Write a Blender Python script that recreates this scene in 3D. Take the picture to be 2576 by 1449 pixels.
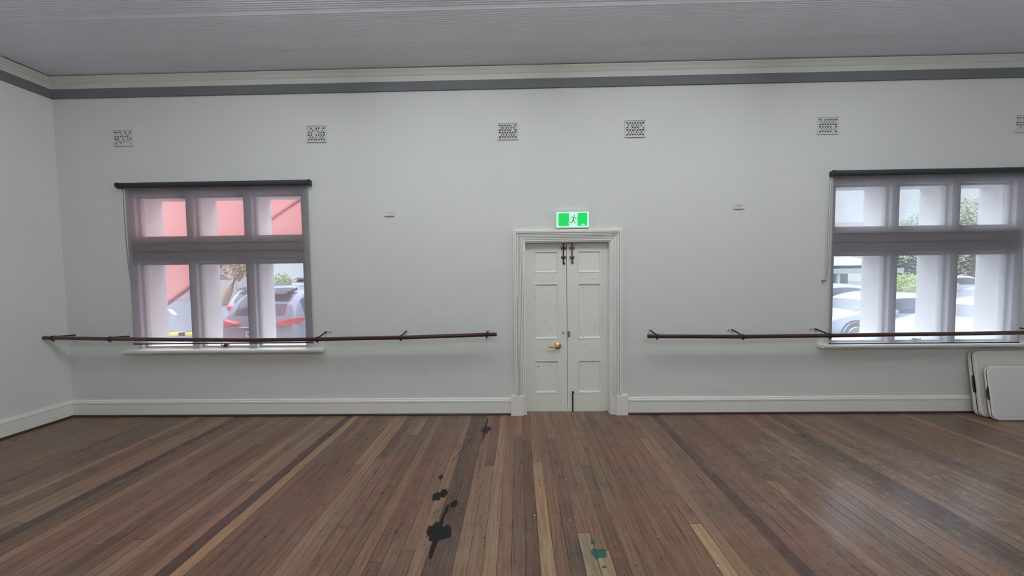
import bpy, bmesh, math, random
from mathutils import Vector, Matrix, noise
random.seed(7)
for o in list(bpy.data.objects): bpy.data.objects.remove(o)
S = bpy.context.scene; C = S.collection
# ------------------------------------------------------------------ camera
F = 854.0; YAW = -.0185; PIT = .0422; ROLL = -.0122; EYE = 1.7; CY = -4.04
fw = Vector((math.sin(YAW)*math.cos(PIT), math.cos(YAW)*math.cos(PIT), -math.sin(PIT)))
r0 = Vector((math.cos(YAW), -math.sin(YAW), 0)); u0 = r0.cross(fw)
rt = r0*math.cos(ROLL)+u0*math.sin(ROLL); up = u0*math.cos(ROLL)-r0*math.sin(ROLL)
cd = bpy.data.cameras.new('camera'); cam = bpy.data.objects.new('camera', cd); C.objects.link(cam)
cd.sensor_fit = 'HORIZONTAL'; cd.sensor_width = 36.0; cd.lens = F/2576*36.0; cd.clip_start = .05; cd.clip_end = 500
m = Matrix((rt, up, -fw)).transposed().to_4x4(); m.translation = Vector((0, CY, EYE)); cam.matrix_world = m
S.camera = cam
# ------------------------------------------------------------------ world, sun, exposure
S.view_settings.view_transform = 'Standard'; S.view_settings.look = 'None'
S.view_settings.gamma = 1.0; S.view_settings.exposure = 0.0; S.view_settings.use_curve_mapping = False
w = bpy.data.worlds.new('world'); S.world = w; w.use_nodes = True; nt = w.node_tree; nt.nodes.clear()
N = nt.nodes.new
tc = N('ShaderNodeTexCoord'); sp = N('ShaderNodeSeparateXYZ'); rp = N('ShaderNodeValToRGB'); nz = N('ShaderNodeTexNoise')
mx = N('ShaderNodeMixRGB'); bg = N('ShaderNodeBackground'); ow = N('ShaderNodeOutputWorld')
nt.links.new(tc.outputs['Generated'], sp.inputs[0]); nt.links.new(sp.outputs['Z'], rp.inputs[0])
rp.color_ramp.elements[0].position = 0.0; rp.color_ramp.elements[0].color = (.80, .90, 1, 1)
rp.color_ramp.elements[1].position = .6; rp.color_ramp.elements[1].color = (.60, .76, 1, 1)
nt.links.new(tc.outputs['Generated'], nz.inputs['Vector']); nz.inputs['Scale'].default_value = 2.2; nz.inputs['Detail'].default_value = 5
cr = N('ShaderNodeValToRGB'); cr.color_ramp.elements[0].position = .42; cr.color_ramp.elements[1].position = .7
nt.links.new(nz.outputs['Fac'], cr.inputs[0]); nt.links.new(cr.outputs[0], mx.inputs[0])
nt.links.new(rp.outputs[0], mx.inputs[1]); mx.inputs[2].default_value = (.93, .96, 1, 1)
nt.links.new(mx.outputs[0], bg.inputs[0]); SKY = 2.25     # cloud cover, brighter overhead than at the horizon as under any overcast sky
mr = N('ShaderNodeMapRange'); mr.interpolation_type = 'SMOOTHSTEP'; mr.inputs['From Min'].default_value = .35; mr.inputs['From Max'].default_value = .8; mr.inputs['To Min'].default_value = SKY; mr.inputs['To Max'].default_value = SKY*5.0
nt.links.new(sp.outputs['Z'], mr.inputs['Value']); nt.links.new(mr.outputs[0], bg.inputs[1])
nt.links.new(bg.outputs[0], ow.inputs[0])
sd = bpy.data.lights.new('sun', 'SUN'); sd.energy = 2.0; sd.angle = math.radians(18); sd.color = (1, .95, .9)
sun = bpy.data.objects.new('sun', sd); C.objects.link(sun)
sun.rotation_euler = Vector((.15, .62, -.77)).to_track_quat('-Z', 'Y').to_euler()
LAMP = 55.0     # emission of the ceiling battens

# ------------------------------------------------------------------ helpers
def at(px, py, Y=0.0):
    d = fw+rt*((px-1288)/F)-up*((py-724.5)/F); t = (Y-CY)/d.y
    return d.x*t, EYE+d.z*t
def onfloor(px, py, Z=0.0):
    d = fw+rt*((px-1288)/F)-up*((py-724.5)/F); t = (Z-EYE)/d.z
    return d.x*t, CY+d.y*t
def srgb(r, g, b):
    f = lambda c: (c/255)/12.92 if c <= 10 else (((c/255)+.055)/1.055)**2.4
    return (f(r), f(g), f(b), 1)
MATS = {}
def mat(name, col, rough=.6, metal=0, spec=.5, bump=None, vary=None, emit=None, spots=None, coat=0):
    """bump=(scale,strength,detail); vary=(scale,amount); spots=(scale,threshold,colour)"""
    m = bpy.data.materials.new(name); m.use_nodes = True; t = m.node_tree; b = t.nodes['Principled BSDF']
    b.inputs['Base Color'].default_value = (*col[:3], 1); b.inputs['Roughness'].default_value = rough
    b.inputs['Metallic'].default_value = metal; b.inputs['Specular IOR Level'].default_value = spec
    b.inputs['Coat Weight'].default_value = coat
    tc = t.nodes.new('ShaderNodeTexCoord'); src = None
    if vary:
        n = t.nodes.new('ShaderNodeTexNoise'); n.inputs['Scale'].default_value = vary[0]; n.inputs['Detail'].default_value = 4
        t.links.new(tc.outputs['Object'], n.inputs['Vector'])
        x = t.nodes.new('ShaderNodeMixRGB'); x.inputs[1].default_value = tuple(c*(1-vary[1]) for c in col[:3])+(1,)
        x.inputs[2].default_value = tuple(min(1, c*(1+vary[1])) for c in col[:3])+(1,)
        t.links.new(n.outputs['Fac'], x.inputs[0]); src = x.outputs[0]
    if spots:
        n = t.nodes.new('ShaderNodeTexNoise'); n.inputs['Scale'].default_value = spots[0]; n.inputs['Detail'].default_value = 3
        t.links.new(tc.outputs['Object'], n.inputs['Vector'])
        g = t.nodes.new('ShaderNodeMath'); g.operation = 'GREATER_THAN'; g.inputs[1].default_value = spots[1]
        t.links.new(n.outputs['Fac'], g.inputs[0])
        x = t.nodes.new('ShaderNodeMixRGB'); x.inputs[1].default_value = (*col[:3], 1); x.inputs[2].default_value = (*spots[2][:3], 1)
        if src: t.links.new(src, x.inputs[1])
        t.links.new(g.outputs[0], x.inputs[0]); src = x.outputs[0]
    if src: t.links.new(src, b.inputs['Base Color'])
    if bump:
        n = t.nodes.new('ShaderNodeTexNoise'); n.inputs['Scale'].default_value = bump[0]; n.inputs['Detail'].default_value = bump[2] if len(bump) > 2 else 4
        t.links.new(tc.outputs['Object'], n.inputs['Vector'])
        k = t.nodes.new('ShaderNodeBump'); k.inputs['Strength'].default_value = bump[1]; k.inputs['Distance'].default_value = .01
        t.links.new(n.outputs['Fac'], k.inputs['Height']); t.links.new(k.outputs[0], b.inputs['Normal'])
    if emit: b.inputs['Emission Color'].default_value = (*emit[0][:3], 1); b.inputs['Emission Strength'].default_value = emit[1]
    return m
def box(bm, x0, x1, y0, y1, z0, z1):
    v = [bm.verts.new((x, y, z)) for x in (x0, x1) for y in (y0, y1) for z in (z0, z1)]
    for f in ((0, 1, 3, 2), (4, 6, 7, 5), (0, 4, 5, 1), (2, 3, 7, 6), (0, 2, 6, 4), (1, 5, 7, 3)): bm.faces.new([v[i] for i in f])
    return v
def tube(bm, pts, r, n=12, cap=True):
    pts = [Vector(p) for p in pts]; rings = []
    rs = r if isinstance(r, (list, tuple)) else [r]*len(pts)
    for i, p in enumerate(pts):
        d = (pts[min(i+1, len(pts)-1)]-pts[max(i-1, 0)]).normalized()
        a = Vector((0, 0, 1)) if abs(d.z) < .9 else Vector((1, 0, 0))
        s = d.cross(a).normalized(); t = s.cross(d)
        rings.append([bm.verts.new(p+(s*math.cos(k*math.tau/n)+t*math.sin(k*math.tau/n))*rs[i]) for k in range(n)])
    for a, b in zip(rings, rings[1:]):
        for k in range(n): bm.faces.new((a[k], a[(k+1) % n], b[(k+1) % n], b[k]))
    if cap: bm.faces.new(rings[0][::-1]); bm.faces.new(rings[-1])
def prism(bm, poly, axis, a, b):
    """extrude a 2D polygon; axis='y': poly in (x,z); 'x': poly in (y,z); 'z': poly in (x,y)"""
    f = {'y': lambda p, c: (p[0], c, p[1]), 'x': lambda p, c: (c, p[0], p[1]), 'z': lambda p, c: (p[0], p[1], c)}[axis]
    A = [bm.verts.new(f(p, a)) for p in poly]; B = [bm.verts.new(f(p, b)) for p in poly]
    bm.faces.new(A); bm.faces.new(B[::-1])
    for i in range(len(poly)):
        j = (i+1) % len(poly); bm.faces.new((A[j], A[i], B[i], B[j]))
def lathe(bm, prof, centre, axis, n=24):
    c = Vector(centre); ax = Vector(axis).normalized()
    a = Vector((0, 0, 1)) if abs(ax.z) < .9 else Vector((1, 0, 0)); s = ax.cross(a).normalized(); t = s.cross(ax); rings = []
    for d, r in prof: rings.append([bm.verts.new(c+ax*d+(s*math.cos(k*math.tau/n)+t*math.sin(k*math.tau/n))*max(r, 1e-4)) for k in range(n)])
    for p, q in zip(rings, rings[1:]):
        for k in range(n): bm.faces.new((p[k], p[(k+1) % n], q[(k+1) % n], q[k]))
    bm.faces.new(rings[0][::-1]); bm.faces.new(rings[-1])
def obj(name, bm, mt, parent=None, smooth=False, bevel=0, seg=2):
    bmesh.ops.recalc_face_normals(bm, faces=bm.faces[:])
    me = bpy.data.meshes.new(name); bm.to_mesh(me); bm.free()
    for k in (mt if isinstance(mt, (list, tuple)) else [mt]): me.materials.append(k)
    if smooth:
        for p in me.polygons: p.use_smooth = True
    o = bpy.data.objects.new(name, me); C.objects.link(o)
    if parent: o.parent = parent; o.matrix_parent_inverse = Matrix.Translation(-Vector(world_loc(parent)))
    if bevel:
        b = o.modifiers.new('bevel', 'BEVEL'); b.width = bevel; b.segments = seg; b.limit_method = 'ANGLE'; b.angle_limit = math.radians(40)
    return o
def world_loc(o):
    v = Vector(o.location)
    return v          # things are un-rotated empties at their base, parts are at the origin of the world
def BM(): return bmesh.new()
def tag(o, label=None, cat=None, group=None, kind=None):
    if label: o['label'] = label
    if cat: o['category'] = cat
    if group: o['group'] = group
    if kind: o['kind'] = kind
    return o
def thing(name, loc, label=None, cat=None, group=None, kind=None):
    o = bpy.data.objects.new(name, None); C.objects.link(o); o.location = loc; o.empty_display_size = .1
    return tag(o, label, cat, group, kind)
def part(name, bm, mt, parent, **k):
    top = parent
    o = obj(name, bm, mt, None, **k); o.parent = parent
    if parent.parent is None: o.matrix_parent_inverse = Matrix.Translation(-Vector(parent.location))
    return o
def struct(name, bm, mt, **k): return tag(obj(name, bm, mt, **k), kind='structure')

# ------------------------------------------------------------------ materials
WALLC = (.74, .755, .74)
M = dict(
 wall=mat('wall paint', WALLC, .75, spec=.3, bump=(38, .10, 6), vary=(.9, .02)),
 trim=mat('white gloss trim paint', (.86, .86, .815), .42, bump=(60, .06), vary=(5, .03), spots=(75, .765, (.22, .19, .16))),
 door=mat('chipped white door paint', (.85, .855, .81), .45, bump=(45, .07), vary=(3, .03), spots=(42, .71, (.12, .10, .085))),
 cornice=mat('cornice paint', (.70, .70, .66), .6, bump=(30, .06)),
 band=mat('grey painted board', (.175, .185, .20), .55, vary=(3, .08)),
 nail=mat('nail head', (.03, .03, .03), .5),
 ceil=mat('painted ripple iron', (.84, .87, .95), .42, spec=.5, vary=(.8, .03)),
 strip=mat('dark timber strip', (.055, .028, .018), .5, vary=(6, .3)),
 rail=mat('varnished dark timber', (.05, .012, .008), .28, vary=(14, .45), coat=.3),
 iron=mat('black iron', (.018, .016, .015), .5, metal=.3),
 brass=mat('brass', (.62, .42, .16), .28, metal=1, vary=(40, .25)),
 oldbrass=mat('tarnished brass', (.16, .10, .045), .45, metal=.8, vary=(60, .7)),
 chrome=mat('polished latch', (.75, .6, .5), .2, metal=1),
 white=mat('white plastic', (.75, .75, .74), .4),
 vent=mat('painted vent plaster', (.68, .68, .65), .7, bump=(50, .2)),
 dark=mat('black hollows and screws', (.006, .006, .006), .9),  # black paints the shade in hollows, slots and gaps; screws share it
 tube=mat('dark blind tube fabric', (.035, .04, .045), .7, bump=(200, .1)),
 chain=mat('blind chain', (.22, .23, .23), .5),
 timber=mat('window frame paint', (.66, .64, .62), .5, vary=(4, .03)),
 reveal=mat('cream outside render', (.94, .89, .84), .8, bump=(40, .2), vary=(2, .04)),
 pink=mat('pink outside render', (.82, .34, .31), .85, bump=(30, .2), vary=(1.2, .06)),
 pinkdk=mat('pink coping', (.62, .25, .22), .8),
 table=mat('off white moulded plastic', (.74, .72, .67), .5, bump=(160, .12), vary=(4, .03)),
 table2=mat('grey white moulded plastic', (.84, .82, .83), .45, bump=(160, .12), vary=(4, .03)),
 asphalt=mat('asphalt', (.17, .165, .18), .9, bump=(60, .3), vary=(1.5, .08)),
 linew=mat('white road paint', (.7, .7, .72), .7),
 yellow=mat('yellow kerb paint', (.85, .68, .12), .7), black=mat('black kerb paint', (.05, .05, .05), .7),
 rubber=mat('tyre rubber', (.03, .03, .03), .8), alloy=mat('wheel alloy', (.5, .5, .52), .3, metal=.8),
 carglass=mat('tinted car glass', (.10, .10, .12), .08, spec=.8),
 taillight=mat('red tail light lens', (.75, .04, .03), .2), plate=mat('number plate', (.8, .8, .85), .4),
 platetext=mat('plate lettering', (.12, .10, .45), .5), blacktrim=mat('black car trim', (.04, .04, .045), .6),
)
def glass_mat():
    m = bpy.data.materials.new('window glass'); m.use_nodes = True; t = m.node_tree; t.nodes.clear()
    o = t.nodes.new('ShaderNodeOutputMaterial'); a = t.nodes.new('ShaderNodeBsdfTransparent'); g = t.nodes.new('ShaderNodeBsdfGlossy')
    a.inputs[0].default_value = (.93, .96, .95, 1); g.inputs['Roughness'].default_value = .02
    x = t.nodes.new('ShaderNodeMixShader'); ge = t.nodes.new('ShaderNodeNewGeometry'); dt = t.nodes.new('ShaderNodeVectorMath'); dt.operation = 'DOT_PRODUCT'
    t.links.new(ge.outputs['Normal'], dt.inputs[0]); t.links.new(ge.outputs['Incoming'], dt.inputs[1]); v = dt.outputs['Value']
    for op, k in (('ABSOLUTE', 0), ('SUBTRACT', 1), ('POWER', 5), ('MULTIPLY_ADD', .96)):
        q = t.nodes.new('ShaderNodeMath'); q.operation = op
        if op == 'SUBTRACT': q.inputs[0].default_value = 1; t.links.new(v, q.inputs[1])
        else:
            t.links.new(v, q.inputs[0])
            if op != 'ABSOLUTE': q.inputs[1].default_value = k
            if op == 'MULTIPLY_ADD': q.inputs[2].default_value = .04
        v = q.outputs[0]
    t.links.new(v, x.inputs[0]); t.links.new(a.outputs[0], x.inputs[1]); t.links.new(g.outputs[0], x.inputs[2]); t.links.new(x.outputs[0], o.inputs[0])
    return m
M['glass'] = glass_mat()
def blind_mat():
    """screen fabric: fine open weave that lets the view through, glows where daylight falls on its back"""
    m = bpy.data.materials.new('screen blind fabric'); m.use_nodes = True; t = m.node_tree; t.nodes.clear()
    o = t.nodes.new('ShaderNodeOutputMaterial'); a = t.nodes.new('ShaderNodeBsdfTransparent'); d = t.nodes.new('ShaderNodeBsdfDiffuse'); l = t.nodes.new('ShaderNodeBsdfTranslucent')
    a.inputs[0].default_value = (1, .985, 1, 1); d.inputs[0].default_value = (.030, .033, .045, 1); l.inputs[0].default_value = (.27, .245, .262, 1)
    ad = t.nodes.new('ShaderNodeAddShader'); x = t.nodes.new('ShaderNodeMixShader')
    t.links.new(d.outputs[0], ad.inputs[0]); t.links.new(l.outputs[0], ad.inputs[1])
    tc = t.nodes.new('ShaderNodeTexCoord'); wv = t.nodes.new('ShaderNodeTexNoise'); wv.inputs['Scale'].default_value = 260
    mp = t.nodes.new('ShaderNodeMapRange'); mp.inputs['To Min'].default_value = 1-.39-.04; mp.inputs['To Max'].default_value = 1-.39+.04
    t.links.new(tc.outputs['Object'], wv.inputs['Vector']); t.links.new(wv.outputs['Fac'], mp.inputs['Value'])
    t.links.new(mp.outputs[0], x.inputs[0]); t.links.new(a.outputs[0], x.inputs[1]); t.links.new(ad.outputs[0], x.inputs[2]); t.links.new(x.outputs[0], o.inputs[0])
    return m
M['blind'] = blind_mat()

# ------------------------------------------------------------------ floor: every board a strip of faces with its own tint
XL, XR, YB, HC = -5.53, 6.72, -9.0, 4.08
BW = .085
def floor_mat():
    m = bpy.data.materials.new('worn floorboards'); m.use_nodes = True; t = m.node_tree; b = t.nodes['Principled BSDF']; L = t.links.new; n = t.nodes.new
    def math_(op, a, b_=None, c=None, clamp=False):
        k = n('ShaderNodeMath'); k.operation = op; k.use_clamp = clamp
        for i, v in enumerate((a, b_, c)):
            if v is None: continue
            if isinstance(v, (int, float)): k.inputs[i].default_value = v
            else: L(v, k.inputs[i])
        return k.outputs[0]
    def mix(f, a, c, mode='MIX'):
        k = n('ShaderNodeMixRGB'); k.blend_type = mode
        for i, v in enumerate((f, a, c)):
            if isinstance(v, (int, float)): k.inputs[i].default_value = v
            elif isinstance(v, tuple): k.inputs[i].default_value = (*v[:3], 1)
            else: L(v, k.inputs[i])
        return k.outputs[0]
    at_ = n('ShaderNodeAttribute'); at_.attribute_name = 'tint'
    uv = n('ShaderNodeUVMap'); uv.uv_map = 'board'; sp = n('ShaderNodeSeparateXYZ'); L(uv.outputs[0], sp.inputs[0])
    ge = n('ShaderNodeNewGeometry'); P = ge.outputs['Position']
    def noise_(scale, vec, det=4, rough=.55, dist=0):
        mp = n('ShaderNodeMapping'); mp.inputs['Scale'].default_value = vec; L(P, mp.inputs[0])
        # shift the grain from board to board
        ad = n('ShaderNodeVectorMath'); ad.operation = 'ADD'; L(mp.outputs[0], ad.inputs[0]); cb = n('ShaderNodeCombineXYZ'); L(math_('MULTIPLY', at_.outputs['Alpha'], 37.0), cb.inputs[2]); L(cb.outputs[0], ad.inputs[1])
        k = n('ShaderNodeTexNoise'); k.inputs['Scale'].default_value = scale; k.inputs['Detail'].default_value = det; k.inputs['Roughness'].default_value = rough; k.inputs['Distortion'].default_value = dist
        L(ad.outputs[0], k.inputs['Vector']); return k.outputs['Fac']
    def smooth(v, lo, hi):
        k = n('ShaderNodeMapRange'); k.interpolation_type = 'SMOOTHSTEP'; k.inputs['From Min'].default_value = lo; k.inputs['From Max'].default_value = hi; L(v, k.inputs['Value']); return k.outputs[0]
    g1 = noise_(3.0, (14, .55, 1), 6, .65, 1.2)
    g2 = noise_(9.0, (16, .5, 1), 4, .7)
    k3 = n('ShaderNodeTexNoise'); k3.inputs['Scale'].default_value = 1.3; k3.inputs['Detail'].default_value = 5; L(P, k3.inputs['Vector'])
    k4 = n('ShaderNodeTexNoise'); k4.inputs['Scale'].default_value = 7; k4.inputs['Detail'].default_value = 6; k4.inputs['Roughness'].default_value = .7; L(P, k4.inputs['Vector'])
    col = at_.outputs['Color']
    col = mix(smooth(g1, .35, .7), col, mix(1.0, col, (.62, .60, .60), 'MULTIPLY'))
    col = mix(math_('MULTIPLY', smooth(g2, .45, .75), .55), col, mix(1.0, col, (1.5, 1.45, 1.4), 'MULTIPLY'))
    col = mix(math_('MULTIPLY', smooth(k3.outputs['Fac'], .4, .65), .5), col, mix(1.0, col, (1.15, .88, .80), 'MULTIPLY'))
    col = mix(math_('MULTIPLY', smooth(k4.outputs['Fac'], .50, .72), .22), col, (.30, .235, .19))
    g3 = noise_(42.0, (7, .7, 1), 3, .75); g4 = noise_(11.0, (5, 1.3, 1), 6, .8)
    col = mix(math_('MULTIPLY', smooth(g3, .50, .66), .55), col, mix(1.0, col, (.50, .46, .44), 'MULTIPLY'))
    col = mix(math_('MULTIPLY', smooth(g4, .48, .68), .30), col, mix(1.0, col, (1.40, 1.33, 1.26), 'MULTIPLY'))
    col = mix(math_('MULTIPLY', smooth(g4, .46, .30), .25), col, mix(1.0, col, (.62, .60, .60), 'MULTIPLY'))
    # small knots and specks
    vo = n('ShaderNodeTexVoronoi'); vo.inputs['Scale'].default_value = 6.5; L(P, vo.inputs['Vector'])
    col = mix(smooth(vo.outputs['Distance'], .055, .03), col, (.02, .014, .01))
    # black spill and scuff marks with a shape of their own (x, y, rx, ry, angle, wobble)
    sx = n('ShaderNodeSeparateXYZ'); L(P, sx.inputs[0]); X, Y = sx.outputs[0], sx.outputs[1]
    kn = n('ShaderNodeTexNoise'); kn.inputs['Scale'].default_value = 26; kn.inputs['Detail'].default_value = 4; L(P, kn.inputs['Vector']); wob = math_('SUBTRACT', kn.outputs['Fac'], .5)
    def blob(cx, cy, rx, ry, ang=0, wb=1.6, soft=.12):
        dx = math_('SUBTRACT', X, cx); dy = math_('SUBTRACT', Y, cy); c, s = math.cos(ang), math.sin(ang)
        a = math_('ADD', math_('MULTIPLY', dx, c/rx), math_('MULTIPLY', dy, s/rx)); e = math_('SUBTRACT', math_('MULTIPLY', dy, c/ry), math_('MULTIPLY', dx, s/ry))
        r = math_('SQRT', math_('ADD', math_('MULTIPLY', a, a), math_('MULTIPLY', e, e)))
        r = math_('ADD', r, math_('MULTIPLY', wob, wb)); return smooth(r, 1+soft, 1-soft)
    def acc(lst):
        o = None
        for q in lst:
            v = blob(*q); o = v if o is None else math_('MAXIMUM', o, v)
        return o
    def F_(px, py): return onfloor(px, py)
    st = []
    for px, py, rx, ry in ((1221, 1082, .045, .085), (1229, 1079, .03, .05), (1109, 1199, .017, .035), (1116, 1240, .034, .055), (1099, 1249, .035, .05), (1142, 1268, .026, .04), (1090, 1337, .042, .075), (1120, 1340, .040, .07)):
        x, y = F_(px, py); st.append((x, y, rx, ry))
    for (ax, ay), (bx, by), wd in (((1228, 1048), (1213, 1112), .012), ((1117, 1290), (1098, 1370), .013), ((1104, 1330), (1079, 1413), .017), ((1128, 1268), (1117, 1300), .014), ((1185, 1104), (1176, 1116), .010), ((1176, 1114), (1135, 1165), .0045)):
        x0, y0 = F_(ax, ay); x1, y1 = F_(bx, by); ln = math.hypot(x1-x0, y1-y0)/2
        st.append(((x0+x1)/2, (y0+y1)/2, wd, ln, math.atan2(-(x1-x0), (y1-y0)), .8))
    col = mix(acc(st), col, (.006, .004, .005))
    pale = []
    for px, py, rx, ry in ((1148, 1290, .05, .10), (1098, 1300, .035, .09)):
        x, y = F_(px, py); pale.append((x, y, rx, ry, 0, 2.4, .3))
    streak = noise_(20, (18, .8, 1), 3)
    col = mix(math_('MULTIPLY', math_('MULTIPLY', acc(pale), smooth(streak, .5, .6)), .7), col, (.03, .02, .018))
    gr = []
    for px, py, rx, ry in ((1505, 1392, .045, .035), (1493, 1362, .016, .02), (1516, 1396, .03, .02), (1520, 1427, .012, .008)):
        x, y = F_(px, py); gr.append((x, y, rx, ry, .1, 2.0, .1))
    col = mix(acc(gr), col, (.02, .105, .105))
    gg = []
    for px, py, rx, ry in ((1452, 1405, .05, .10), (1485, 1065, .12, .10), (1525, 1090, .06, .14)):
        x, y = F_(px, py); gg.append((x, y, rx, ry, 0, 1.4, .5))
    col = mix(math_('MULTIPLY', acc(gg), .35), col, (.035, .05, .038))
    wp = []
    for px, py in ((1411, 1072), (1479, 1077), (1755, 1156), (1424, 1206), (1433, 1308), (1541, 1147), (1578, 1159), (1653, 1349), (1806, 1423), (1345, 1296), (1432, 1040), (1466, 1137)):
        x, y = F_(px, py); wp.append((x, y, .0045, .006, 0, .8, .2))
    col = mix(acc(wp), col, (.6, .55, .42))
    # joints between the boards
    e = math_('MINIMUM', sp.outputs[0], math_('SUBTRACT', 1.0, sp.outputs[0]))
    gap = smooth(e, .035, .012); e2 = sp.outputs[1]; gap2 = smooth(e2, .004, .0015)
    gp = math_('MAXIMUM', gap, gap2)
    sc = n('ShaderNodeTexNoise'); sc.inputs['Scale'].default_value = 2.2; sc.inputs['Detail'].default_value = 3; L(P, sc.inputs['Vector'])
    col = mix(math_('MULTIPLY', gp, smooth(sc.outputs['Fac'], .25, .62)), col, (.014, .009, .007))
    L(col, b.inputs['Base Color'])
    vx, vy = F_(2290, 1260); sheen_boost = blob(vx, vy, 1.35, .75, 0, .9, .55)     # gloss raised here to strengthen the window's sheen on the floor
    L(math_('SUBTRACT', math_('ADD', math_('MULTIPLY', g2, .22), math_('ADD', math_('MULTIPLY', k4.outputs['Fac'], .20), .10)), math_('MULTIPLY', sheen_boost, .07)), b.inputs['Roughness'])
    L(math_('ADD', math_('MULTIPLY', sheen_boost, .62), .36), b.inputs['Specular IOR Level'])
    hgt = math_('SUBTRACT', math_('ADD', math_('MULTIPLY', g2, .25), math_('MULTIPLY', g1, .35)), math_('MULTIPLY', gp, 1.2))
    bu = n('ShaderNodeBump'); bu.inputs['Strength'].default_value = .30; bu.inputs['Distance'].default_value = .004; L(hgt, bu.inputs['Height']); L(bu.outputs[0], b.inputs['Normal'])
    return m
base_cols = [(.185, .113, .076), (.200, .122, .082), (.170, .106, .073), (.225, .142, .096), (.195, .115, .080), (.145, .092, .066), (.210, .135, .089), (.178, .116, .076), (.245, .160, .106), (.190, .112, .080)]
def special(x, y):
    """boards the photograph shows much paler or darker than the rest"""
    def near(a): return abs(x-a) < BW/2
    K = 1.0
    if near(-1.93): return (.36, .24, .145)
    if near(-.185): return (.31, .205, .13)
    if near(-.27) and y < -1.1: return (.25, .165, .11)
    if near(.195) and y < -1.05: return (.36, .245, .15)
    if near(.195): return (.25, .16, .10)
    if near(.50) and y < -2.02: return (.36, .265, .16)
    if near(.42) and y < -1.88: return (.31, .25, .17)
    if near(.67) and y > -.75: return (.26, .17, .105)
    if near(1.155) and y < -1.80: return (.42, .31, .185)
    if near(1.60): return (.105, .068, .056)
    if near(2.93): return (.125, .08, .062)
    if near(-3.66): return (.26, .17, .11)
    if near(-3.41): return (.09, .062, .05)
    if near(-2.9): return (.24, .16, .115)
    if near(-2.05): return (.10, .067, .056)
    if near(-.52): return (.125, .082, .064)
    if near(-.44) and y < -1.6: return (.13, .084, .066)
bm = BM(); cl = bm.loops.layers.float_color.new('tint'); uvl = bm.loops.layers.uv.new('board')
rnd = random.Random(11); i0 = int(math.floor(XL/BW))-1; nb = int((XR-XL)/BW)+4
for i in range(nb):
    x0 = (i0+i)*BW+.026; x1 = x0+BW; xc = (x0+x1)/2; y = .34-rnd.random()*2.2; ys = [.34]
    breaks = [.34]
    yy = .34-rnd.uniform(.6, 3.5)
    while yy > YB: breaks.append(yy); yy -= rnd.uniform(1.6, 4.2)
    sp_breaks = [b for b in (-.75, -1.05, -1.1, -1.6, -1.80, -1.88, -2.02) if special(xc, b-.01) != special(xc, b+.01)]
    if special(xc, -.5) or special(xc, -2.1): breaks = [.34]+sp_breaks+[yy for yy in breaks if yy < -2.6]
    breaks.append(YB)
    for a, b in zip(breaks, breaks[1:]):
        c = special(xc, (a+b)/2) if (a+b)/2 > -3 or len(breaks) < 3 else None
        if c is None and special(xc, min(a, 0)-.01) and a > -2.6: c = special(xc, min(a, 0)-.01)
        if c is None:
            c = rnd.choice(base_cols); k = rnd.uniform(.94, 1.26); c = tuple(q*k for q in c)
        vs = [bm.verts.new(p) for p in ((x0, b, 0), (x1, b, 0), (x1, a, 0), (x0, a, 0))]; f = bm.faces.new(vs)
        rr = rnd.random()
        for lp, u in zip(f.loops, ((0, 0), (1, 0), (1, abs(a-b)), (0, abs(a-b)))): lp[cl] = (*c, rr); lp[uvl].uv = u
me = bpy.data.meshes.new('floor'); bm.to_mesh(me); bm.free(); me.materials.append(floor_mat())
fl = bpy.data.objects.new('floor', me); C.objects.link(fl); tag(fl, kind='structure')

# ------------------------------------------------------------------ walls
WT = .32
WIN = [dict(x0=-4.665, x1=-2.56, lights=((-4.625, -3.995), (-3.905, -3.29), (-3.19, -2.59)), fab=(-4.67, -2.47), tube=(-4.745, -2.43), sill=(-4.765, -2.35), side=1),
       dict(x0=3.665, x1=5.79, lights=((3.70, 4.345), (4.43, 5.03), (5.12, 5.755)), fab=(3.625, 5.785), tube=(3.60, 5.82), sill=(3.52, 5.90), side=-1)]
WZ0, WZ1 = .80, 2.76
DX0, DX1, DZ1 = .075, 1.095, 2.075
bm = BM()
segs = [(XL-.3, WIN[0]['x0']), (WIN[0]['x1'], DX0), (DX1, WIN[1]['x0']), (WIN[1]['x1'], XR+.3)]
for a, b in segs: box(bm, a, b, 0, WT, -.3, HC)
for wd in WIN: box(bm, wd['x0'], wd['x1'], 0, WT, -.3, WZ0); box(bm, wd['x0'], wd['x1'], 0, WT, WZ1, HC)
box(bm, DX0, DX1, 0, WT, DZ1, HC)
bmesh.ops.remove_doubles(bm, verts=bm.verts[:], dist=1e-5)
struct('wall_front', bm, M['wall'])
bm = BM(); box(bm, XL-.3, XL, YB-.3, 0, -.3, HC); struct('wall_left', bm, M['wall'])
bm = BM(); box(bm, XR, XR+.3, YB-.3, 0, -.3, HC); struct('wall_right', bm, M['wall'])
bm = BM(); box(bm, XL, XR, YB-.3, YB, -.3, HC); struct('wall_back', bm, M['wall'])
# ceiling: ripple iron sheets, ridges along x, lap steps between sheets
bm = BM(); prof = []; y = .0; PER = .0254; laps = [-.44-.48*k for k in range(19)]
yy = 0.0
while yy > YB:
    sheet = sum(1 for l in laps if yy < l)
    ph = 2*math.pi*yy/PER
    base = HC - (.007 if sheet % 2 else 0)
    prof.append((yy, base+  .0022*math.cos(ph)))
    yy -= PER/6 if yy > -2.4 else PER/2
vs = [[bm.verts.new((x, a, z)) for a, z in prof] for x in (XL-.02, XR+.02)]
for k in range(len(prof)-1): bm.faces.new((vs[0][k], vs[0][k+1], vs[1][k+1], vs[1][k]))
o = struct('ceiling', bm, M['ceil'], smooth=True)
bm = BM(); box(bm, XL-.3, XR+.3, YB-.3, WT, HC+.03, HC+.12); struct('ceiling_roof_deck', bm, M['ceil'])

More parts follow.
